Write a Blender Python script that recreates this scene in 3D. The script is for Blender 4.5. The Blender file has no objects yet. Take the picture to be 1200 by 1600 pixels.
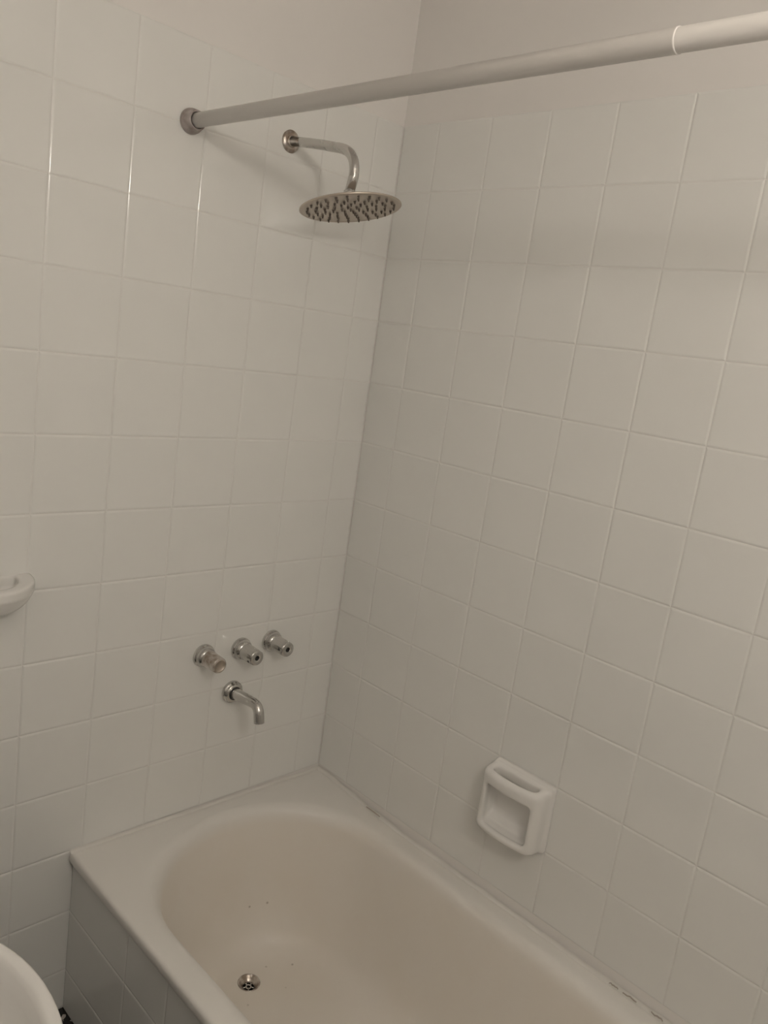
import bpy, bmesh, math, random
import numpy as np
from mathutils import Matrix, Vector, Euler

random.seed(7)
Z0 = 0.40            # height of the bath rim above the floor

# ------------------------------------------------------------------ camera, world, exposure
scene = bpy.context.scene
COL = scene.collection
cam_data = bpy.data.cameras.new('camera')
cam = bpy.data.objects.new('camera', cam_data)
COL.objects.link(cam)
cam_data.sensor_fit = 'HORIZONTAL'
cam_data.sensor_width = 36.0
cam_data.lens = 1256.94 / 1200 * 36.0
cam_data.clip_start = 0.02
right = Vector((0.70329241, -0.69720324, 0.13887917))
down = Vector((-0.04556397, -0.23916279, -0.96990983))
fwd = Vector((0.70943901, 0.67580234, -0.19996872))
M = Matrix.Identity(4)
for i in range(3):
    M[i][0] = right[i]; M[i][1] = -down[i]; M[i][2] = -fwd[i]
M[0][3], M[1][3], M[2][3] = -1.41637, -1.46129, 1.1434 + Z0
cam.matrix_world = M
scene.camera = cam

world = bpy.data.worlds.new('world'); scene.world = world
world.use_nodes = True
world.node_tree.nodes['Background'].inputs[0].default_value = (0, 0, 0, 1)

LAMP_POS = (-1.09, -1.90, 1.625 + Z0)
LAMP_STRENGTH = 137.0
LAMP_COLOUR = (1.0, 0.937, 0.833)
vs = scene.view_settings
vs.view_transform = 'Standard'; vs.look = 'None'; vs.gamma = 1.0
vs.use_curve_mapping = False
vs.exposure = 0.0

# ------------------------------------------------------------------ materials
def mat(name, color, rough=0.4, metal=0.0, coat=0.0, spec=0.5, build=None):
    m = bpy.data.materials.new(name); m.use_nodes = True
    nt = m.node_tree; b = nt.nodes['Principled BSDF']
    b.inputs['Base Color'].default_value = (*color, 1)
    b.inputs['Roughness'].default_value = rough
    b.inputs['Metallic'].default_value = metal
    b.inputs['Specular IOR Level'].default_value = spec
    b.inputs['Coat Weight'].default_value = coat
    if build: build(nt, b)
    return m

def noise_mix(nt, b, scale, c1, c2, lo=0.35, hi=0.65, detail=4, sock='Base Color', coord='Object'):
    tc = nt.nodes.new('ShaderNodeTexCoord')
    n = nt.nodes.new('ShaderNodeTexNoise'); n.inputs['Scale'].default_value = scale; n.inputs['Detail'].default_value = detail
    r = nt.nodes.new('ShaderNodeValToRGB')
    r.color_ramp.elements[0].position = lo; r.color_ramp.elements[1].position = hi
    r.color_ramp.elements[0].color = (*c1, 1); r.color_ramp.elements[1].color = (*c2, 1)
    nt.links.new(tc.outputs[coord], n.inputs['Vector'])
    nt.links.new(n.outputs['Fac'], r.inputs['Fac'])
    if sock: nt.links.new(r.outputs['Color'], b.inputs[sock])
    return tc, n, r

def bump(nt, b, scale, strength, dist=0.001, coord='Object'):
    tc = nt.nodes.new('ShaderNodeTexCoord')
    n = nt.nodes.new('ShaderNodeTexNoise'); n.inputs['Scale'].default_value = scale; n.inputs['Detail'].default_value = 3
    bp = nt.nodes.new('ShaderNodeBump'); bp.inputs['Strength'].default_value = strength; bp.inputs['Distance'].default_value = dist
    nt.links.new(tc.outputs[coord], n.inputs['Vector'])
    nt.links.new(n.outputs['Fac'], bp.inputs['Height'])
    nt.links.new(bp.outputs['Normal'], b.inputs['Normal'])

def b_tile(nt, b):
    bump(nt, b, 9.0, 0.12, 0.002, 'Object')
    noise_mix(nt, b, 3.0, (0.845, 0.84, 0.815), (0.87, 0.865, 0.84))
def b_paint(nt, b):
    bump(nt, b, 60.0, 0.2, 0.001)
    noise_mix(nt, b, 2.0, (0.84, 0.812, 0.787), (0.87, 0.842, 0.817))
M_TILE = mat('white_glazed_tile', (0.85, 0.85, 0.83), 0.11, build=b_tile)
M_PAINT = mat('white_wall_paint', (0.8, 0.78, 0.76), 0.55, build=b_paint)
M_CERAMIC = mat('white_ceramic', (0.84, 0.825, 0.80), 0.18, build=lambda nt, b: bump(nt, b, 25, 0.15, 0.002))

def b_enamel(nt, b):
    # cream enamel: worn and stained beige inside the bowl, whiter on the deck
    tc = nt.nodes.new('ShaderNodeTexCoord')
    sep = nt.nodes.new('ShaderNodeSeparateXYZ'); nt.links.new(tc.outputs['Object'], sep.inputs[0])
    n1 = nt.nodes.new('ShaderNodeTexNoise'); n1.inputs['Scale'].default_value = 6.0; n1.inputs['Detail'].default_value = 5
    nt.links.new(tc.outputs['Object'], n1.inputs['Vector'])
    # height (relative to rim) with noisy border -> stain weight
    ma = nt.nodes.new('ShaderNodeMath'); ma.operation = 'MULTIPLY_ADD'
    ma.inputs[1].default_value = 0.05; nt.links.new(n1.outputs['Fac'], ma.inputs[0]); nt.links.new(sep.outputs['Z'], ma.inputs[2])
    mr = nt.nodes.new('ShaderNodeMapRange'); mr.inputs['From Min'].default_value = 0.0; mr.inputs['From Max'].default_value = -0.03
    nt.links.new(ma.outputs[0], mr.inputs['Value'])
    ramp = nt.nodes.new('ShaderNodeValToRGB')
    ramp.color_ramp.elements[0].position = 0.3; ramp.color_ramp.elements[0].color = (0.86, 0.815, 0.755, 1)
    ramp.color_ramp.elements[1].position = 0.7; ramp.color_ramp.elements[1].color = (0.84, 0.785, 0.71, 1)
    nt.links.new(n1.outputs['Fac'], ramp.inputs['Fac'])
    mix = nt.nodes.new('ShaderNodeMix'); mix.data_type = 'RGBA'
    mix.inputs[6].default_value = (0.865, 0.84, 0.80, 1)
    nt.links.new(mr.outputs[0], mix.inputs[0]); nt.links.new(ramp.outputs['Color'], mix.inputs[7])
    # small dark chips near the waste
    vo = nt.nodes.new('ShaderNodeTexVoronoi'); vo.inputs['Scale'].default_value = 26.0
    vo.inputs['Randomness'].default_value = 1.0
    nt.links.new(tc.outputs['Object'], vo.inputs['Vector'])
    lt = nt.nodes.new('ShaderNodeMapRange'); lt.inputs['From Min'].default_value = 0.10; lt.inputs['From Max'].default_value = 0.03
    nt.links.new(vo.outputs['Distance'], lt.inputs['Value'])
    sepc = nt.nodes.new('ShaderNodeSeparateColor'); nt.links.new(vo.outputs['Color'], sepc.inputs[0])
    gt = nt.nodes.new('ShaderNodeMath'); gt.operation = 'GREATER_THAN'; gt.inputs[1].default_value = 0.5
    nt.links.new(sepc.outputs[0], gt.inputs[0])
    dist = nt.nodes.new('ShaderNodeVectorMath'); dist.operation = 'DISTANCE'
    dist.inputs[1].default_value = (-0.30, -0.16, -0.35)
    nt.links.new(tc.outputs['Object'], dist.inputs[0])
    near = nt.nodes.new('ShaderNodeMapRange'); near.inputs['From Min'].default_value = 0.20; near.inputs['From Max'].default_value = 0.12
    nt.links.new(dist.outputs['Value'], near.inputs['Value'])
    m1 = nt.nodes.new('ShaderNodeMath'); m1.operation = 'MULTIPLY'; nt.links.new(lt.outputs[0], m1.inputs[0]); nt.links.new(gt.outputs[0], m1.inputs[1])
    m2 = nt.nodes.new('ShaderNodeMath'); m2.operation = 'MULTIPLY'; nt.links.new(m1.outputs[0], m2.inputs[0]); nt.links.new(near.outputs[0], m2.inputs[1])
    m3 = nt.nodes.new('ShaderNodeMath'); m3.operation = 'MULTIPLY'; m3.inputs[1].default_value = 0.6; nt.links.new(m2.outputs[0], m3.inputs[0])
    mx = nt.nodes.new('ShaderNodeMix'); mx.data_type = 'RGBA'
    mx.inputs[7].default_value = (0.25, 0.19, 0.13, 1)
    nt.links.new(m3.outputs[0], mx.inputs[0]); nt.links.new(mix.outputs[2], mx.inputs[6])
    nt.links.new(mx.outputs[2], b.inputs['Base Color'])
M_ENAMEL = mat('bath_enamel', (0.8, 0.76, 0.7), 0.38, build=b_enamel)
def b_chrome(nt, b):
    noise_mix(nt, b, 45, (0.10,) * 3, (0.30,) * 3, sock='Roughness')
M_CHROME = mat('chrome', (0.58, 0.57, 0.55), 0.15, 1.0, build=b_chrome)
M_STEEL = mat('brushed_steel', (0.55, 0.49, 0.43), 0.38, 1.0)
M_CHROME_OLD = mat('limescaled_chrome', (0.5, 0.45, 0.4), 0.3, 1.0,
                   build=lambda nt, b: noise_mix(nt, b, 55, (0.36, 0.30, 0.25), (0.66, 0.63, 0.6), 0.4, 0.6))
M_BLACK = mat('black_rubber_and_hole_shade', (0.012, 0.012, 0.012), 0.6)  # rubber collar, and the black that paints the shade inside openings
M_NOZZLE = mat('dark_grey_silicone', (0.13, 0.105, 0.085), 0.5)
M_RODW = mat('white_enamelled_steel', (0.82, 0.79, 0.76), 0.32, build=lambda nt, b: bump(nt, b, 20, 0.1, 0.001))
M_RODCAP = mat('grey_plastic', (0.45, 0.41, 0.40), 0.45,
               build=lambda nt, b: noise_mix(nt, b, 40, (0.30, 0.25, 0.23), (0.52, 0.48, 0.47)))
M_CAULK = mat('white_sealant', (0.78, 0.76, 0.72), 0.5, build=lambda nt, b: bump(nt, b, 40, 0.3, 0.002))
M_DIRT = mat('brown_grime', (0.13, 0.10, 0.08), 0.7)
M_GRIME_LIGHT = mat('grey_grime', (0.45, 0.40, 0.35), 0.7)
def b_floor(nt, b):
    tc = nt.nodes.new('ShaderNodeTexCoord')
    v = nt.nodes.new('ShaderNodeTexVoronoi'); v.inputs['Scale'].default_value = 120
    nt.links.new(tc.outputs['Object'], v.inputs['Vector'])
    sc_ = nt.nodes.new('ShaderNodeSeparateColor'); nt.links.new(v.outputs['Color'], sc_.inputs[0])
    r = nt.nodes.new('ShaderNodeValToRGB'); r.color_ramp.interpolation = 'CONSTANT'
    r.color_ramp.elements[0].color = (0.008, 0.008, 0.008, 1)
    r.color_ramp.elements[1].position = 0.86; r.color_ramp.elements[1].color = (0.5, 0.47, 0.43, 1)
    nt.links.new(sc_.outputs[0], r.inputs['Fac']); nt.links.new(r.outputs['Color'], b.inputs['Base Color'])
M_FLOOR = mat('black_speckled_terrazzo', (0.02, 0.02, 0.02), 0.25, build=b_floor)
M_BULB = bpy.data.materials.new('lit_opal_glass'); M_BULB.use_nodes = True
_b = M_BULB.node_tree.nodes['Principled BSDF']
_b.inputs['Base Color'].default_value = (0.9, 0.9, 0.88, 1)
_b.inputs['Emission Color'].default_value = (*LAMP_COLOUR, 1)
_b.inputs['Emission Strength'].default_value = LAMP_STRENGTH

# ------------------------------------------------------------------ mesh helpers
def mesh_of(name, verts, faces, smooth=True, recalc=True):
    me = bpy.data.meshes.new(name)
    me.from_pydata([tuple(v) for v in verts], [], [tuple(f) for f in faces])
    if recalc:
        bm = bmesh.new(); bm.from_mesh(me)
        bmesh.ops.remove_doubles(bm, verts=bm.verts, dist=1e-7)
        bmesh.ops.recalc_face_normals(bm, faces=bm.faces)
        bm.to_mesh(me); bm.free()
    if smooth:
        me.polygons.foreach_set('use_smooth', [True] * len(me.polygons))
    me.update()
    return me

def link(name, me, material=None, parent=None):
    o = bpy.data.objects.new(name, me); COL.objects.link(o)
    if material is not None:
        if not me.materials: me.materials.append(material)
    if parent is not None: o.parent = parent
    return o

def tag(o, label, cat=None, group=None, kind=None):
    if label: o['label'] = label
    if cat: o['category'] = cat
    if group: o['group'] = group
    if kind: o['kind'] = kind
    return o

def empty(name, loc):
    o = bpy.data.objects.new(name, None); COL.objects.link(o); o.location = loc
    o.empty_display_size = 0.05
    return o

def lathe(profile, seg=40, T=Matrix.Identity(4), cap0=False, cap1=False):
    """profile: list of (radius, height); revolved about local Z, then T"""
    V, F = [], []
    for r, h in profile:
        for k in range(seg):
            a = 2 * math.pi * k / seg
            V.append(T @ Vector((r * math.cos(a), r * math.sin(a), h)))
    for i in range(len(profile) - 1):
        for k in range(seg):
            a, b = i * seg + k, i * seg + (k + 1) % seg
            F.append((a, b, b + seg, a + seg))
    if cap0: F.append(tuple(range(seg - 1, -1, -1)))
    if cap1: n = (len(profile) - 1) * seg; F.append(tuple(range(n, n + seg)))
    return V, F

def tube(path, radii, seg=24, caps=True):
    path = [Vector(p) for p in path]
    V, F = [], []
    n = len(path); up = None
    for i, p in enumerate(path):
        t = (path[min(i + 1, n - 1)] - path[max(i - 1, 0)]).normalized()
        if up is None:
            up = t.orthogonal().normalized()
        up = (up - t * up.dot(t)).normalized()
        s = t.cross(up)
        r = radii[i] if hasattr(radii, '__len__') else radii
        for k in range(seg):
            a = 2 * math.pi * k / seg
            V.append(p + (up * math.cos(a) + s * math.sin(a)) * r)
    for i in range(n - 1):
        for k in range(seg):
            a, b = i * seg + k, i * seg + (k + 1) % seg
            F.append((a, b, b + seg, a + seg))
    if caps:
        F.append(tuple(range(seg - 1, -1, -1))); F.append(tuple(range((n - 1) * seg, n * seg)))
    return V, F

def join(*parts):
    V, F = [], []
    for v, f in parts:
        o = len(V); V += list(v); F += [tuple(i + o for i in q) for q in f]
    return V, F

def box(x0, x1, y0, y1, z0, z1):
    V = [(x, y, z) for x in (x0, x1) for y in (y0, y1) for z in (z0, z1)]
    F = [(0, 1, 3, 2), (4, 6, 7, 5), (0, 4, 5, 1), (2, 3, 7, 6), (0, 2, 6, 4), (1, 5, 7, 3)]
    return V, F

def bezier_arc(p0, p1, p2, n=10):
    p0, p1, p2 = map(Vector, (p0, p1, p2))
    return [p0 * (1 - t) ** 2 + p1 * 2 * t * (1 - t) + p2 * t * t for t in [i / n for i in range(n + 1)]]

def sharp_by_angle(me, deg=35):
    bm = bmesh.new(); bm.from_mesh(me)
    for e in bm.edges:
        if len(e.link_faces) == 2 and e.calc_face_angle(0) > math.radians(deg): e.smooth = False
    bm.to_mesh(me); bm.free()

# naive surface nets on a sampled distance field
def surface_net(fn, lo, hi, h):
    lo = np.array(lo); n = np.ceil((np.array(hi) - lo) / h).astype(int) + 1
    g = [lo[i] + h * np.arange(n[i]) for i in range(3)]
    X, Y, Z = np.meshgrid(*g, indexing='ij')
    D = fn(X, Y, Z)
    ins = D < 0
    c = np.zeros(tuple(n - 1), int)
    for dx in (0, 1):
        for dy in (0, 1):
            for dz in (0, 1):
                c += ins[dx:n[0] - 1 + dx, dy:n[1] - 1 + dy, dz:n[2] - 1 + dz]
    act = (c > 0) & (c < 8)
    idx = -np.ones(act.shape, int); cells = np.argwhere(act); idx[act] = np.arange(len(cells))
    P = np.zeros((len(cells), 3)); W = np.zeros(len(cells))
    offs = [(a, b, d) for a in (0, 1) for b in (0, 1) for d in (0, 1)]
    for i, a in enumerate(offs):
        for b in offs[i + 1:]:
            if sum(abs(np.array(a) - np.array(b))) != 1: continue
            da = D[cells[:, 0] + a[0], cells[:, 1] + a[1], cells[:, 2] + a[2]]
            db = D[cells[:, 0] + b[0], cells[:, 1] + b[1], cells[:, 2] + b[2]]
            m = (da < 0) != (db < 0)
            t = np.where(m, da / np.where(m, da - db, 1), 0)
            p = np.array(a) + t[:, None] * (np.array(b) - np.array(a))
            P[m] += p[m]; W[m] += 1
    V = lo + h * (cells + P / W[:, None])
    F = []
    for ax in range(3):
        o1, o2 = [(1, 2), (2, 0), (0, 1)][ax]
        sl0 = [slice(None)] * 3; sl1 = [slice(None)] * 3
        sl0[ax] = slice(0, n[ax] - 1); sl1[ax] = slice(1, n[ax])
        ch = np.argwhere(ins[tuple(sl0)] != ins[tuple(sl1)])
        for e in ch:
            if e[o1] < 1 or e[o2] < 1 or e[o1] >= n[o1] - 1 or e[o2] >= n[o2] - 1: continue
            q = []
            for d1, d2 in ((-1, -1), (0, -1), (0, 0), (-1, 0)):
                k = e.copy(); k[o1] += d1; k[o2] += d2; q.append(idx[tuple(k)])
            if min(q) < 0: continue
            if not ins[tuple(e)]: q = q[::-1]
            F.append(tuple(q))
    return V, F

def smin(a, b, k):
    h = np.clip(0.5 + 0.5 * (b - a) / k, 0, 1); return b + (a - b) * h - k * h * (1 - h)
def smax(a, b, k): return -smin(-a, -b, k)

def split_parts(V, F, names, classify, T, material, parent, smooth_it=3):
    """one continuous surface, cut into named parts that keep the common shading normals"""
    bm = bmesh.new()
    vs_ = [bm.verts.new(v) for v in V]
    for f in F:
        try: bm.faces.new([vs_[i] for i in f])
        except ValueError: pass
    for _ in range(smooth_it):
        bmesh.ops.smooth_vert(bm, verts=bm.verts, factor=0.5, use_axis_x=True, use_axis_y=True, use_axis_z=True)
    bmesh.ops.transform(bm, matrix=T, verts=bm.verts)
    bmesh.ops.recalc_face_normals(bm, faces=bm.faces)
    bm.normal_update()
    bm.verts.index_update()
    co = [v.co.copy() for v in bm.verts]; no = [v.normal.copy() for v in bm.verts]
    inv = T.inverted()
    out = {n: [] for n in names}
    for f in bm.faces:
        out[classify(inv @ f.calc_center_median())].append([v.index for v in f.verts])
    bm.free()
    objs = {}
    for n in names:
        used = sorted({i for f in out[n] for i in f}); mp = {j: i for i, j in enumerate(used)}
        me = bpy.data.meshes.new(n)
        me.from_pydata([co[i] for i in used], [], [[mp[i] for i in f] for f in out[n]])
        me.polygons.foreach_set('use_smooth', [True] * len(me.polygons))
        me.normals_split_custom_set_from_vertices([no[i] for i in used])
        objs[n] = link(n, me, material, parent)
    return objs

# ------------------------------------------------------------------ the setting
RX0, RY0, CEIL = -1.60, -2.00, 2.50
TUB_END = -1.70
G = 0.00115          # how far the tile face stands proud of the wall

def slab(name, b6, material, label):
    o = link(name, mesh_of(name, *box(*b6), smooth=False), material)
    return tag(o, label, None, None, 'structure')
floor = slab('floor', (RX0, 0, RY0, 0, -0.08, 0), M_FLOOR, 'black speckled floor in the gap beside the bath')
ceiling = slab('ceiling', (RX0, 0, RY0, 0, CEIL, CEIL + .08), M_PAINT, 'plain white painted ceiling')
wall_left = slab('wall_left', (RX0 - .1, .1, G, .1, -0.08, CEIL + .08), M_PAINT, 'white tiled wall carrying the shower and taps, painted above')
wall_right = slab('wall_right', (G, .1, RY0 - .1, G, -0.08, CEIL + .08), M_PAINT, 'long white tiled wall beside the bath, painted above')
wall_back = slab('wall_back', (RX0 - .1, G, RY0 - .1, RY0, -0.08, CEIL + .08), M_PAINT, 'plain white wall behind the camera')
wall_side = slab('wall_side', (RX0 - .1, RX0, RY0, G, -0.08, CEIL + .08), M_PAINT, 'plain white wall behind the washbasin')

_tiles = {}
def tile_mesh(w, h):
    key = (round(w, 4), round(h, 4))
    if key in _tiles: return _tiles[key]
    w -= 0.0006; h -= 0.0006
    V, F, N = [], [], []
    W = .005; top = .46
    rings = [(i, top * i * (1 - i / (2 * W))) for i in (0, W * .25, W * .5, W * .75, W)]
    for ins, z in rings:
        a, b = w / 2 - ins, h / 2 - ins
        V += [(-a, -b, z), (a, -b, z), (a, b, z), (-a, b, z)]
    for i in range(len(rings) - 1):
        for k in range(4):
            p, q = i * 4 + k, i * 4 + (k + 1) % 4
            F.append((p, q, q + 4, p + 4))
            d = ((0, -1), (1, 0), (0, 1), (-1, 0))[k]
            for j in (i, i, i + 1, i + 1):
                sl = top * (1 - rings[j][0] / W)
                N.append(Vector((d[0] * sl, d[1] * sl, 1)).normalized())
    n = (len(rings) - 1) * 4
    F.append((n, n + 1, n + 2, n + 3)); N += [Vector((0, 0, 1))] * 4
    me = mesh_of('tile', V, F, recalc=False)
    me.normals_split_custom_set(N)                         # rounded edge on each side, flat face
    me.materials.append(M_TILE)
    _tiles[key] = me
    return me

def put_tile(parent, w, h, loc, rot):
    o = bpy.data.objects.new('tile', tile_mesh(w, h)); COL.objects.link(o)
    o.parent = parent
    j = Euler((random.gauss(0, .0008), random.gauss(0, .0008), 0)).to_matrix()
    o.matrix_local = Matrix.Translation(loc) @ (rot @ j).to_4x4()
    return o
ROT_L = Matrix(((1, 0, 0), (0, 0, -1), (0, 1, 0)))        # faces -Y
ROT_R = Matrix(((0, 0, -1), (-1, 0, 0), (0, 1, 0)))       # faces -X
rows = [1.65 - .15 * k for k in range(14)] + [-.40]       # joint heights above the bath rim
colsL = [0, -.0855] + [-.2325 - .147 * k for k in range(10)]
colsL = [c for c in colsL if c > RX0 + .02] + [RX0]
colsR = [0] + [-.1133 - .1511 * k for k in range(11)]
colsR = [c for c in colsR if c > RY0 + .02] + [RY0]
for r in range(len(rows) - 1):
    zt, zb = rows[r], rows[r + 1]
    for c in range(len(colsL) - 1):
        xa, xb = colsL[c], colsL[c + 1]
        if r >= 11 and xb > -.62: continue
        put_tile(wall_left, xa - xb, zt - zb, ((xa + xb) / 2, G - .0001, (zt + zb) / 2 + Z0), ROT_L)
    if r < 11:
        for c in range(len(colsR) - 1):
            ya, yb = colsR[c], colsR[c + 1]
            if r == 9 and c == 4: continue                 # the soap dish takes this place
            put_tile(wall_right, ya - yb, zt - zb, (G - .0001, (ya + yb) / 2, (zt + zb) / 2 + Z0), ROT_R)

# tiled front panel of the bath
AX = -.692
bath_panel = slab('bath_panel', (AX + G, AX + .03, RY0, -.0005, 0, Z0 - .022), M_PAINT, 'low tiled panel closing the front of the bath')
colsA = [0] + [-.25 - .15 * k for k in range(9)] + [RY0]
rowsA = [-.022, -.15, -.30, -.40]
for r in range(3):
    for c in range(len(colsA) - 1):
        ya, yb = colsA[c], colsA[c + 1]
        put_tile(bath_panel, ya - yb, rowsA[r] - rowsA[r + 1], (AX + G - .0001, (ya + yb) / 2, (rowsA[r] + rowsA[r + 1]) / 2 + Z0), ROT_R)

# low tiled shelf between the foot of the bath and the back wall
slab('trim_5', (AX + .0305, 0, RY0, TUB_END - .002, 0, Z0 - .004), M_PAINT, 'low white ledge beyond the foot of the bath')

# ------------------------------------------------------------------ bathtub
def deck_drop(x, y):
    t = min(1, max(0, 1 + x / .70)); s = min(1, max(0, -y / .35)); s = s * s * (3 - 2 * s)
    return -.003 - t * (.010 + .017 * s)

def bath():
    NE, NS = 32, 26
    A, YT, YF, CX = .293, -.055, -1.635, -.348
    def ring(ds, dt, df, z, bt=.26, bf=.22):
        a = A - ds; y0 = YT - dt; y1 = YF + df; bt = bt - dt * .55; bf = max(.06, bf - df * .3)
        P = []
        for k in range(NE):                                # tap end, left to right
            f = math.pi * (1 - k / NE)
            P.append((CX + a * math.cos(f), y0 - bt + bt * math.sin(f), z))
        for k in range(NS):
            t = k / NS; P.append((CX + a, (y0 - bt) * (1 - t) + (y1 + bf) * t, z))
        for k in range(NE):
            f = -math.pi * k / NE
            P.append((CX + a * math.cos(f), y1 + bf + bf * math.sin(f), z))
        for k in range(NS):
            t = k / NS; P.append((CX - a, (y1 + bf) * (1 - t) + (y0 - bt) * t, z))
        return P
    def rect(i, z, bt=.26, bf=.22):
        x0, x1, yt, yf = -.70 + i, -.001 - i, -.001 - i, TUB_END + .001 + i
        ye, yg = YT - bt, YF + bf
        P = []
        def lerp(a, b, t): return a + (b - a) * t
        q = NE // 4
        for k in range(NE):
            if k < q: P.append((x0, lerp(ye, yt, k / q), z))
            elif k < 3 * q: P.append((lerp(x0, x1, (k - q) / (2 * q)), yt, z))
            else: P.append((x1, lerp(yt, ye, (k - 3 * q) / q), z))
        for k in range(NS): P.append((x1, lerp(ye, yg, k / NS), z))
        for k in range(NE):
            if k < q: P.append((x1, lerp(yg, yf, k / q), z))
            elif k < 3 * q: P.append((lerp(x1, x0, (k - q) / (2 * q)), yf, z))
            else: P.append((x0, lerp(yf, yg, (k - 3 * q) / q), z))
        for k in range(NS): P.append((x0, lerp(yg, ye, k / NS), z))
        return P
    R = [rect(.012, -.024), rect(.0015, -.0235), rect(0, -.020), rect(0, -.008), rect(.0012, -.004), rect(.004, -.0012), rect(.008, 0), rect(.012, 0.0)]
    prof = [(-.024, -.018, -.018, 0), (-.016, -.014, -.014, -.0005), (-.006, -.006, -.006, -.003), (.002, .002, .002, -.008),
            (.009, .007, .010, -.018), (.014, .011, .018, -.034), (.020, .015, .03, -.06), (.030, .024, .06, -.11), (.042, .034, .10, -.17),
            (.054, .045, .15, -.23), (.066, .056, .20, -.28), (.080, .070, .25, -.315), (.100, .088, .30, -.338),
            (.128, .106, .34, -.349), (.16, .118, .37, -.352), (.20, .124, .39, -.3525)]
    R += [ring(*p) for p in prof]
    n = len(R[0]); V = []; F = []
    for r in R:
        for x, y, z in r:
            w = 1 if z > -.05 else max(0, 1 + (z + .05) / .25)
            V.append((x, y, z + deck_drop(x, y) * w))
    for i in range(len(R) - 1):
        for k in range(n):
            a, b = i * n + k, i * n + (k + 1) % n
            F.append((a, b, b + n, a + n))
    # flat bottom: bridge left and right halves, leaving the waste to a boolean cut
    base = (len(R) - 1) * n
    F.append(tuple(base + k for k in range(n)))
    me = mesh_of('tub_body', V, F)
    return me
tub = empty('bathtub', (0, 0, 0))
tag(tub, 'built-in white bathtub with a cream stained inside and rounded end', 'bathtub')
body = link('tub_body', bath(), M_ENAMEL, tub); body.location = (0, 0, Z0)
DX, DY, DZ = -.348, -.226, -.3525
cutter = link('cutter', mesh_of('cutter', *lathe([(.0262, -.05), (.0262, .05)], 48, Matrix.Translation((DX, DY, DZ + Z0)), True, True), smooth=False))
bo = body.modifiers.new('cut', 'BOOLEAN'); bo.object = cutter; bo.operation = 'DIFFERENCE'; bo.solver = 'EXACT'
dg = bpy.context.evaluated_depsgraph_get()
me2 = bpy.data.meshes.new_from_object(body.evaluated_get(dg)); me2.name = 'tub_body'
body.modifiers.clear(); body.data = me2
# drop what the cut left of the cutter's own wall
bm = bmesh.new(); bm.from_mesh(me2)
kill = [f for f in bm.faces if (Vector((f.calc_center_median().x - DX, f.calc_center_median().y - DY)).length < .03 and f.calc_center_median().z < DZ - .002)]
bmesh.ops.delete(bm, geom=kill, context='FACES'); bm.to_mesh(me2); bm.free()
me2.polygons.foreach_set('use_smooth', [True] * len(me2.polygons)); sharp_by_angle(me2, 50)
bpy.data.objects.remove(cutter)
# waste: dished ring, spider and dark pipe
T = Matrix.Translation((DX, DY, DZ + Z0))
drain = link('drain', mesh_of('drain', *lathe([(.0268, .0004), (.0262, .0014), (.0245, .0012), (.021, -.003), (.016, -.009), (.0135, -.011), (.0135, -.018)], 48, T)), M_CHROME_OLD, tub)
tag(drain, 'round chrome waste with a dark open grate')
Vg, Fg = lathe([(.0042, -.0118), (.0042, -.0105), (.0075, -.0105), (.0075, -.0118)], 24, T)
parts = [(Vg, Fg)]
for k in range(5):
    a = 2 * math.pi * k / 5 + .3
    p0 = T @ Vector((.0070 * math.cos(a), .0070 * math.sin(a), -.0112)); p1 = T @ Vector((.0138 * math.cos(a), .0138 * math.sin(a), -.0112))
    parts.append(tube([p0, p1], .0016, 8))
link('drain_grate', mesh_of('drain_grate', *join(*parts)), M_CHROME, drain)
link('drain_pipe', mesh_of('drain_pipe', *lathe([(.0134, -.0125), (.0134, -.035), (.0001, -.035)], 32, T)), M_BLACK, drain)

# sealant beads along the walls
def bead(name, pts, nrm, r, label):
    """quarter-round fillet: pts on the joint line, nrm = away from wall"""
    V, F = [], []
    m = 6
    for p in pts:
        p = Vector(p); rr = r * random.uniform(.85, 1.2)
        for k in range(m):
            a = math.pi / 2 * k / (m - 1)
            q = p + Vector(nrm) * rr * (1 - math.sin(a)) + Vector((0, 0, rr * (1 - math.cos(a))))
            V.append(q)
    for i in range(len(pts) - 1):
        for k in range(m - 1):
            a = i * m + k; F.append((a, a + 1, a + 1 + m, a + m))
    o = link(name, mesh_of(name, V, F), M_CAULK); return tag(o, label, None, None, 'structure')
ptsR = [(-.0002, -y, Z0 + deck_drop(0, -y) - .0012) for y in np.linspace(0.0, 1.69, 90)]
ptsL = [(-x, -.0002, Z0 + deck_drop(-x, 0) - .0012) for x in np.linspace(0.0, .699, 40)]
trim1 = bead('trim_1', ptsR, (-1, 0, 0), .009, 'white sealant bead between the bath and the long wall')
trim2 = bead('trim_2', ptsL, (0, -1, 0), .008, 'white sealant bead between the bath and the tap wall')
trim3 = bead('trim_3', [(AX - .0004, -y, Z0 - .0275) for y in np.linspace(0, 1.69, 60)], (-1, 0, .2), .003, 'thin sealant line under the bath rim')
def crack(ya, yb, up=.006):
    n = 7; V = []; F = []
    for k in range(n):
        y = ya + (yb - ya) * k / (n - 1); w = .0005 * math.sin(math.pi * (k + .4) / n) + .0002
        j = random.uniform(-.001, .001)
        for s in (-1, 1):
            V.append((-.0040 - .001 + j, -y, Z0 + deck_drop(0, -y) + up + j + s * w))
            V.append((-.0048 - .002 + j, -y, Z0 + deck_drop(0, -y) + up + j + s * w * .5 - .001))
    for k in range(n - 1):
        a = k * 4; F += [(a, a + 1, a + 5, a + 4), (a + 2, a + 3, a + 7, a + 6), (a + 1, a + 3, a + 7, a + 5), (a, a + 2, a + 6, a + 4)]
    link('sealant_crack', mesh_of('sealant_crack', V, F), M_GRIME_LIGHT, trim1)
for ya, yb in ((.205, .255), (.915, .935), (.945, .975), (1.005, 1.03)): crack(ya, yb)

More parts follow.
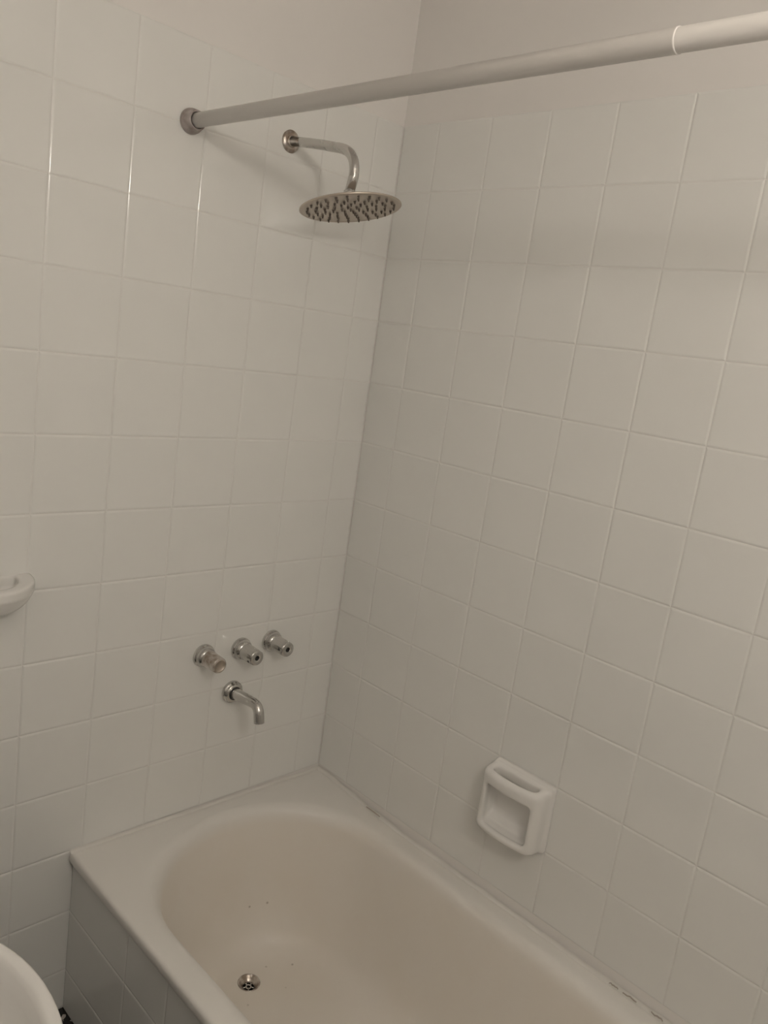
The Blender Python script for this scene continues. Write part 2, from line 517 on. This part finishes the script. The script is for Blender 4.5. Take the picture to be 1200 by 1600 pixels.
# ------------------------------------------------------------------ shower curtain rod
rod = empty('curtain_rod', (-.56, 0, 1.505 + Z0))
tag(rod, 'white telescopic shower curtain rod across the top with a grey wall socket', 'curtain rod')
ROTX = Matrix.Rotation(math.pi / 2, 4, 'X')                # local Z -> -Y (out of the tap wall)
def on_rod(y0): return Matrix.Translation((0, -y0, 0)) @ ROTX
link('outer_tube', mesh_of('outer_tube', *lathe([(.0115, .012), (.0133, .012), (.0134, .9755), (.0138, .9765), (.0139, .9780), (.0137, .9790), (.0120, .9792)], 40, on_rod(0))), M_RODW, rod)
link('inner_tube', mesh_of('inner_tube', *lathe([(.0128, .97), (.0128, 1.99)], 40, on_rod(0))), M_RODW, rod)
cap = [(.0, .0003), (.0225, .0003), (.0232, .003), (.0228, .008), (.0205, .016), (.0188, .022), (.0180, .0255), (.0168, .0265), (.0145, .0262), (.0136, .022)]
sc1 = link('wall_socket', mesh_of('wall_socket', *lathe(cap, 40, on_rod(0))), M_RODCAP, rod)
tag(sc1, 'grimy grey end socket')
link('wall_socket', mesh_of('wall_socket', *lathe(cap, 40, Matrix.Translation((0, RY0, 0)) @ Matrix.Rotation(-math.pi / 2, 4, 'X'))), M_RODCAP, rod)

# ------------------------------------------------------------------ shower head
SX = -.323
sh = empty('shower_head', (SX, 0, 1.532 + Z0))
tag(sh, 'round steel rain shower head on a bent chrome wall arm', 'shower head')
link('wall_flange', mesh_of('wall_flange', *lathe([(.0225, .0003), (.0228, .002), (.0215, .0042), (.016, .0062), (.0115, .0072), (.0108, .006)], 40, ROTX)), M_CHROME_OLD, sh)
link('collar', mesh_of('collar', *lathe([(.0122, .004), (.0120, .009), (.0110, .0095), (.0100, .0095)], 32, ROTX)), M_CHROME_OLD, sh)
HC = Vector((.001, -.2135, -.1365))
leanY, leanX = math.radians(12.6), math.radians(4.2)
nrm = Vector((math.sin(leanX), -math.sin(leanY), -1)).normalized()   # spray direction
q = Vector((0, 0, -1)).rotation_difference(nrm).to_matrix().to_4x4()
HT = Matrix.Translation(HC) @ q
P = [(0, -.004, 0), (0, -.05, -.0055), (0, -.10, -.0125), (0, -.15, -.021)]
path = [Vector(p) for p in P] + bezier_arc((0, -.160, -.0225), (0, -.214, -.031), (0, -.2125, -.078), 14) + [HT @ Vector((0, 0, .030))]
link('arm', mesh_of('arm', *tube(path, .0098, 28)), M_CHROME, sh)
nut = lathe([(.0095, .0335), (.0112, .033), (.0116, .026), (.0105, .024), (.0105, .018), (.014, .016), (.015, .0065)], 32, HT)
link('joint_nut', mesh_of('joint_nut', *nut), M_CHROME, sh)
plate = lathe([(.0001, .0085), (.05, .0075), (.092, .0042), (.0985, .0025), (.1000, .0010), (.1000, -.0008), (.0985, -.0020), (.096, -.0020), (.0955, -.0014), (.0001, -.0014)], 72, HT)
pm = mesh_of('spray_plate', *plate); sharp_by_angle(pm, 40)
pl_o = link('spray_plate', pm, M_STEEL, sh)
noz = mesh_of('nozzle', *lathe([(.0028, 0), (.0024, -.0008), (.0017, -.0035), (.0013, -.0055), (.0001, -.0056)], 10), )
noz.materials.append(M_NOZZLE)
for ring_i, cnt in enumerate((1, 6, 11, 16, 21, 25)):
    rr = (0, .017, .034, .051, .068, .085)[ring_i]
    for k in range(cnt):
        a = 2 * math.pi * (k + .5 * (ring_i % 2)) / cnt
        o = bpy.data.objects.new('nozzle', noz); COL.objects.link(o); o.parent = pl_o
        o.matrix_local = HT @ Matrix.Translation((rr * math.cos(a), rr * math.sin(a), -.0013))

# ------------------------------------------------------------------ taps and spout
def tap(x, z, label, kind, spin):
    t = empty('tap', (x, 0, z + Z0)); tag(t, label, 'tap', 'bath taps on the tiled wall')
    fl = lathe([(.0265, .0003), (.0272, .002), (.0270, .006), (.0262, .0085), (.0250, .0095), (.0242, .013), (.0225, .019), (.0195, .0235), (.0165, .025), (.0150, .025)], 40, ROTX)
    link('wall_flange', mesh_of('wall_flange', *fl), M_CHROME, t)
    # fluted tapering handle
    prof = [(.0150, .0235), (.0190, .0245), (.0200, .0265), (.0198, .032), (.0191, .052), (.0186, .066), (.0172, .0688), (.0140, .0692)]
    seg = 48; V = []; F = []
    for r, h in prof:
        for k in range(seg):
            a = 2 * math.pi * k / seg
            f = 1 - (.07 * max(0, math.cos(6 * a + spin)) ** 3 if .03 < h < .067 else 0)
            V.append(ROTX @ Vector((r * f * math.cos(a), r * f * math.sin(a), h)))
    for i in range(len(prof) - 1):
        for k in range(seg):
            a, b = i * seg + k, i * seg + (k + 1) % seg; F.append((a, b, b + seg, a + seg))
    h = link('handle', mesh_of('handle', V, F), M_CHROME_OLD if kind == 'cap' else M_CHROME, t)
    if kind == 'cap':
        c = lathe([(.0145, .066), (.0145, .0705), (.0136, .0714), (.0125, .0705), (.0122, .0696), (.0001, .0700)], 40, ROTX)
        link('cap', mesh_of('cap', *c), M_STEEL, h)
    else:
        c = lathe([(.0141, .0691), (.0130, .0695), (.0062, .0694), (.0058, .0685), (.0056, .056)], 40, ROTX)
        link('end_ring', mesh_of('end_ring', *c), M_CHROME, h)
        c = lathe([(.0056, .060), (.0056, .0585), (.0001, .0585)], 24, ROTX)
        sock = lathe([(.0061, .0692), (.0055, .0670), (.0001, .0668)], 24, ROTX)
        o = link('screw_hole', mesh_of('screw_hole', *sock), M_BLACK, h); tag(o, 'screw hole, its inner shade a black plug')  # black plug paints the shade inside the open end
        # small grub-screw hole in the side, facing the room; its inner shade is a black disc
        d = Vector((-.62, 0, -.35)).normalized() if kind == 'hole' else Vector((-.9, 0, .05)).normalized()
        c0 = d * .0187 + Vector((0, -.058, 0))
        rotd = Vector((0, 0, 1)).rotation_difference(d).to_matrix().to_4x4()
        g = lathe([(.0031, -.001), (.0031, .0008), (.0022, .0009), (.0001, .0003)], 16, Matrix.Translation(c0) @ rotd)
        link('grub_screw', mesh_of('grub_screw', *g), M_BLACK, h)
    return t
tap(-.412, .397, 'chrome bath tap nearest the open side, with a dull round cap on its end', 'cap', 0.3)
tap(-.309, .396, 'middle one of the three chrome bath taps, with a bare screw hole', 'hole', 1.1)
tap(-.219, .401, 'chrome bath tap nearest the corner, with a bare screw hole', 'hole2', 0.0)

sp = empty('bath_spout', (-.322, 0, .288 + Z0))
tag(sp, 'short bent chrome bath spout below the three taps', 'spout')
link('wall_flange', mesh_of('wall_flange', *lathe([(.0268, .0003), (.0275, .002), (.0272, .0075), (.0262, .0095), (.0240, .0105), (.0235, .0135), (.0215, .0165), (.0175, .0175), (.0150, .0165)], 40, ROTX)), M_CHROME, sp)
link('collar', mesh_of('collar', *lathe([(.0160, .010), (.0160, .0185), (.0135, .0190), (.0130, .0190)], 32, ROTX)), M_BLACK, sp)
path = [Vector((0, -.010, 0)), Vector((0, -.05, .004))] + bezier_arc((0, -.088, .0075), (0, -.109, .0095), (0, -.1145, -.009), 10) + [Vector((0, -.1195, -.030))]
rad = [.0135, .0128] + [.0122] * 11 + [.0122]
V, F = tube(path, rad, 28, caps=False)
link('spout_pipe', mesh_of('spout_pipe', V, F), M_CHROME, sp)
tdir = (path[-1] - path[-2]).normalized()
mouth = lathe([(.0122, 0), (.0108, .0003), (.0104, -.006), (.0001, -.007)], 28, Matrix.Translation(path[-1]) @ Vector((0, 0, 1)).rotation_difference(tdir).to_matrix().to_4x4())
link('spout_mouth', mesh_of('spout_mouth', *mouth), M_BLACK, sp)  # black cup paints the shade inside the pipe end

# ------------------------------------------------------------------ ceramic soap dish with grab bar (long wall)
def f_dish(S, D, Z):
    # S across, D out of the wall, Z up; centre of the plate = origin
    S_ = S; S = S + .006
    front = .060 - .011 * (S / .07) ** 2
    side = np.abs(S) - (.079 - .07 * D)
    top = Z - (.071 - .10 * D)
    bot = -Z - (.080 - .04 * D)
    b = smax(side, D - front, .018); b = smax(b, top, .016); b = smax(b, bot, .018)
    back = .004 + .014 / (1 + np.exp(-(Z - .040) / .004))
    cav = smax(np.abs(S) - .056, np.maximum(back - D, D - (front - .016)), .012)
    cav = smax(cav, -Z - (.037 + .58 * D), .010)
    win = smax(np.abs(S) - (.057), np.maximum(Z - .034, -Z - .058), .012)
    win = smax(win, .022 - D, .006)
    b = smax(b, -cav, .007); b = smax(b, -win, .009)
    pl_ = smax(smax(np.abs(S_) - .0765, np.abs(Z) - .0765, .006), D - .006, .006)
    b = smin(b, pl_, .008)
    return np.maximum(b, -.004 - D)
dish = empty('soap_dish', (0, -.6417, .2225 + Z0))
tag(dish, 'white ceramic soap dish with a grab bar set in the long wall', 'soap dish')
V, F = surface_net(f_dish, (-.092, -.008, -.090), (.088, .070, .086), .0019)
TD = Matrix(((0, -1, 0, 0), (-1, 0, 0, 0), (0, 0, 1, 0), (0, 0, 0, 1)))    # S -> -Y, D -> -X
def cls(p):
    if p.y < .0075: return 'back_plate'
    if p.z > .034: return 'grab_bar'
    if p.z < -.050: return 'soap_tray'
    return 'cheek'
split_parts(V, F, ['back_plate', 'grab_bar', 'soap_tray', 'cheek'], cls, TD, M_CERAMIC, dish)

# ------------------------------------------------------------------ ceramic wall dish beside the washbasin (cut by the frame)
def f_shelf(S, D, Z):
    r = np.sqrt((S / .090) ** 2 + (D / .098) ** 2)
    out = (r - 1) * .085 + .42 * np.maximum(0, -Z - .018)
    b = smax(out, Z, .006); b = smax(b, -Z - .058, .03)
    r2 = np.sqrt((S / .060) ** 2 + (D / .072) ** 2)
    cav = smax((r2 - 1) * .06, -Z - .026, .014)
    cav = np.maximum(cav, .002 - D)
    b = smax(b, -cav, .008)
    return np.maximum(b, -.004 - D)
shelf = empty('soap_dish', (-.904, 0, .637 + Z0))
tag(shelf, 'white ceramic oval dish on the tap wall, cut off by the picture edge', 'soap dish')
V, F = surface_net(f_shelf, (-.10, -.008, -.066), (.10, .106, .008), .0022)
TS = Matrix(((1, 0, 0, 0), (0, -1, 0, 0), (0, 0, 1, 0), (0, 0, 0, 1)))
def cls2(p):
    r2 = math.sqrt((p.x / .064) ** 2 + (p.y / .076) ** 2)
    return 'dish_hollow' if (r2 < 1 and p.z > -.030 and p.y > .005) else 'dish_body'
split_parts(V, F, ['dish_body', 'dish_hollow'], cls2, TS, M_CERAMIC, shelf)

# ------------------------------------------------------------------ washbasin
def basin():
    CXB, CY, NB = -1.320, -.685, 24
    def outl(rx, ry, back, z, nb=NB):
        P = []
        for k in range(nb * 2 + 1):
            a = -math.pi / 2 + math.pi * k / (nb * 2)
            P.append((CXB + rx * math.cos(a), CY + ry * math.sin(a), z))
        for k in range(1, 6): P.append((CXB + (back - CXB) * k / 6, CY + ry, z))
        for k in range(0, 13): P.append((back, CY + ry - 2 * ry * k / 12, z))
        for k in range(5, 0, -1): P.append((CXB + (back - CXB) * k / 6, CY - ry, z))
        return P
    def bowl(rx, ry, z, n):
        P = []
        for k in range(NB * 2 + 1):
            a = -math.pi / 2 + math.pi * k / (NB * 2)
            P.append((CXB + rx * math.cos(a), CY + ry * math.sin(a), z))
        m = n - len(P)
        for k in range(1, m + 1):
            a = math.pi / 2 + math.pi * k / (m + 1)
            P.append((CXB + rx * .62 * math.cos(a), CY + ry * math.sin(a), z))
        return P
    zr = .37 + Z0; bk = RX0 + .001
    R = [outl(.10, .10, bk, zr - .20), outl(.17, .17, bk, zr - .16), outl(.235, .235, bk, zr - .10), outl(.262, .264, bk, zr - .05),
         outl(.268, .270, bk, zr - .022), outl(.268, .270, bk, zr - .008), outl(.2655, .2675, bk, zr - .002), outl(.262, .264, bk, zr)]
    n = len(R[0])
    R += [bowl(.2545, .2565, zr, n), bowl(.250, .252, zr - .002, n), bowl(.2465, .2485, zr - .008, n), bowl(.243, .245, zr - .028, n),
          bowl(.236, .238, zr - .065, n), bowl(.215, .217, zr - .105, n), bowl(.165, .165, zr - .132, n), bowl(.09, .09, zr - .141, n), bowl(.024, .024, zr - .143, n)]
    V = [p for r in R for p in r]; F = []
    for i in range(len(R) - 1):
        for k in range(n):
            a, b = i * n + k, i * n + (k + 1) % n; F.append((a, b, b + n, a + n))
    F.append(tuple(range(n)))
    F.append(tuple((len(R) - 1) * n + k for k in range(n)))
    return V, F, (CXB, CY, zr)
wb = empty('washbasin', (0, 0, 0))
tag(wb, 'rounded white washbasin, its rim cut by the lower picture corner', 'washbasin')
V, F, (bx, by, zr) = basin()
bob = link('basin_bowl', mesh_of('basin_bowl', V, F), M_CERAMIC, wb)
sharp_by_angle(bob.data, 60)
V, F = lathe([(.0001, 0), (.021, 0), (.0225, .001), (.022, .002), (.016, .0015), (.013, -.002), (.0001, -.003)], 32, Matrix.Translation((bx, by, zr - .1435)))
link('basin_waste', mesh_of('basin_waste', V, F), M_CHROME, wb)
V, F = [], []
for h, s in ((0, 1.15), (.02, 1.12), (.06, .95), (.30, .80), (.48, .86), (zr - .19, 1.05)):
    for k in range(40):
        a = 2 * math.pi * k / 40; V.append((bx - .09 + .095 * s * math.cos(a), by + .095 * s * math.sin(a), h))
for i in range(5):
    for k in range(40):
        a, b = i * 40 + k, i * 40 + (k + 1) % 40; F.append((a, b, b + 40, a + 40))
link('pedestal', mesh_of('pedestal', V, F), M_CERAMIC, wb)

# ------------------------------------------------------------------ the room's lamp: an opal globe on the wall behind the camera
lx, ly, lz = LAMP_POS
lamp = empty('wall_lamp', (lx, RY0, lz)); tag(lamp, 'small opal globe lamp on the wall behind the viewer', 'lamp')
LT = Matrix.Rotation(-math.pi / 2, 4, 'X')                 # local Z -> +Y
link('base', mesh_of('base', *lathe([(.0001, .001), (.045, .001), (.047, .006), (.044, .012), (.02, .016), (.016, .03), (.018, .045), (.024, .052), (.024, .060)], 32, LT)), M_CHROME, lamp)
prof = [(.0001 + .05 * math.sin(t), .10 - .05 * math.cos(t)) for t in np.linspace(0.0, math.pi, 17)]
link('globe', mesh_of('globe', *lathe(prof, 32, LT)), M_BULB, lamp)
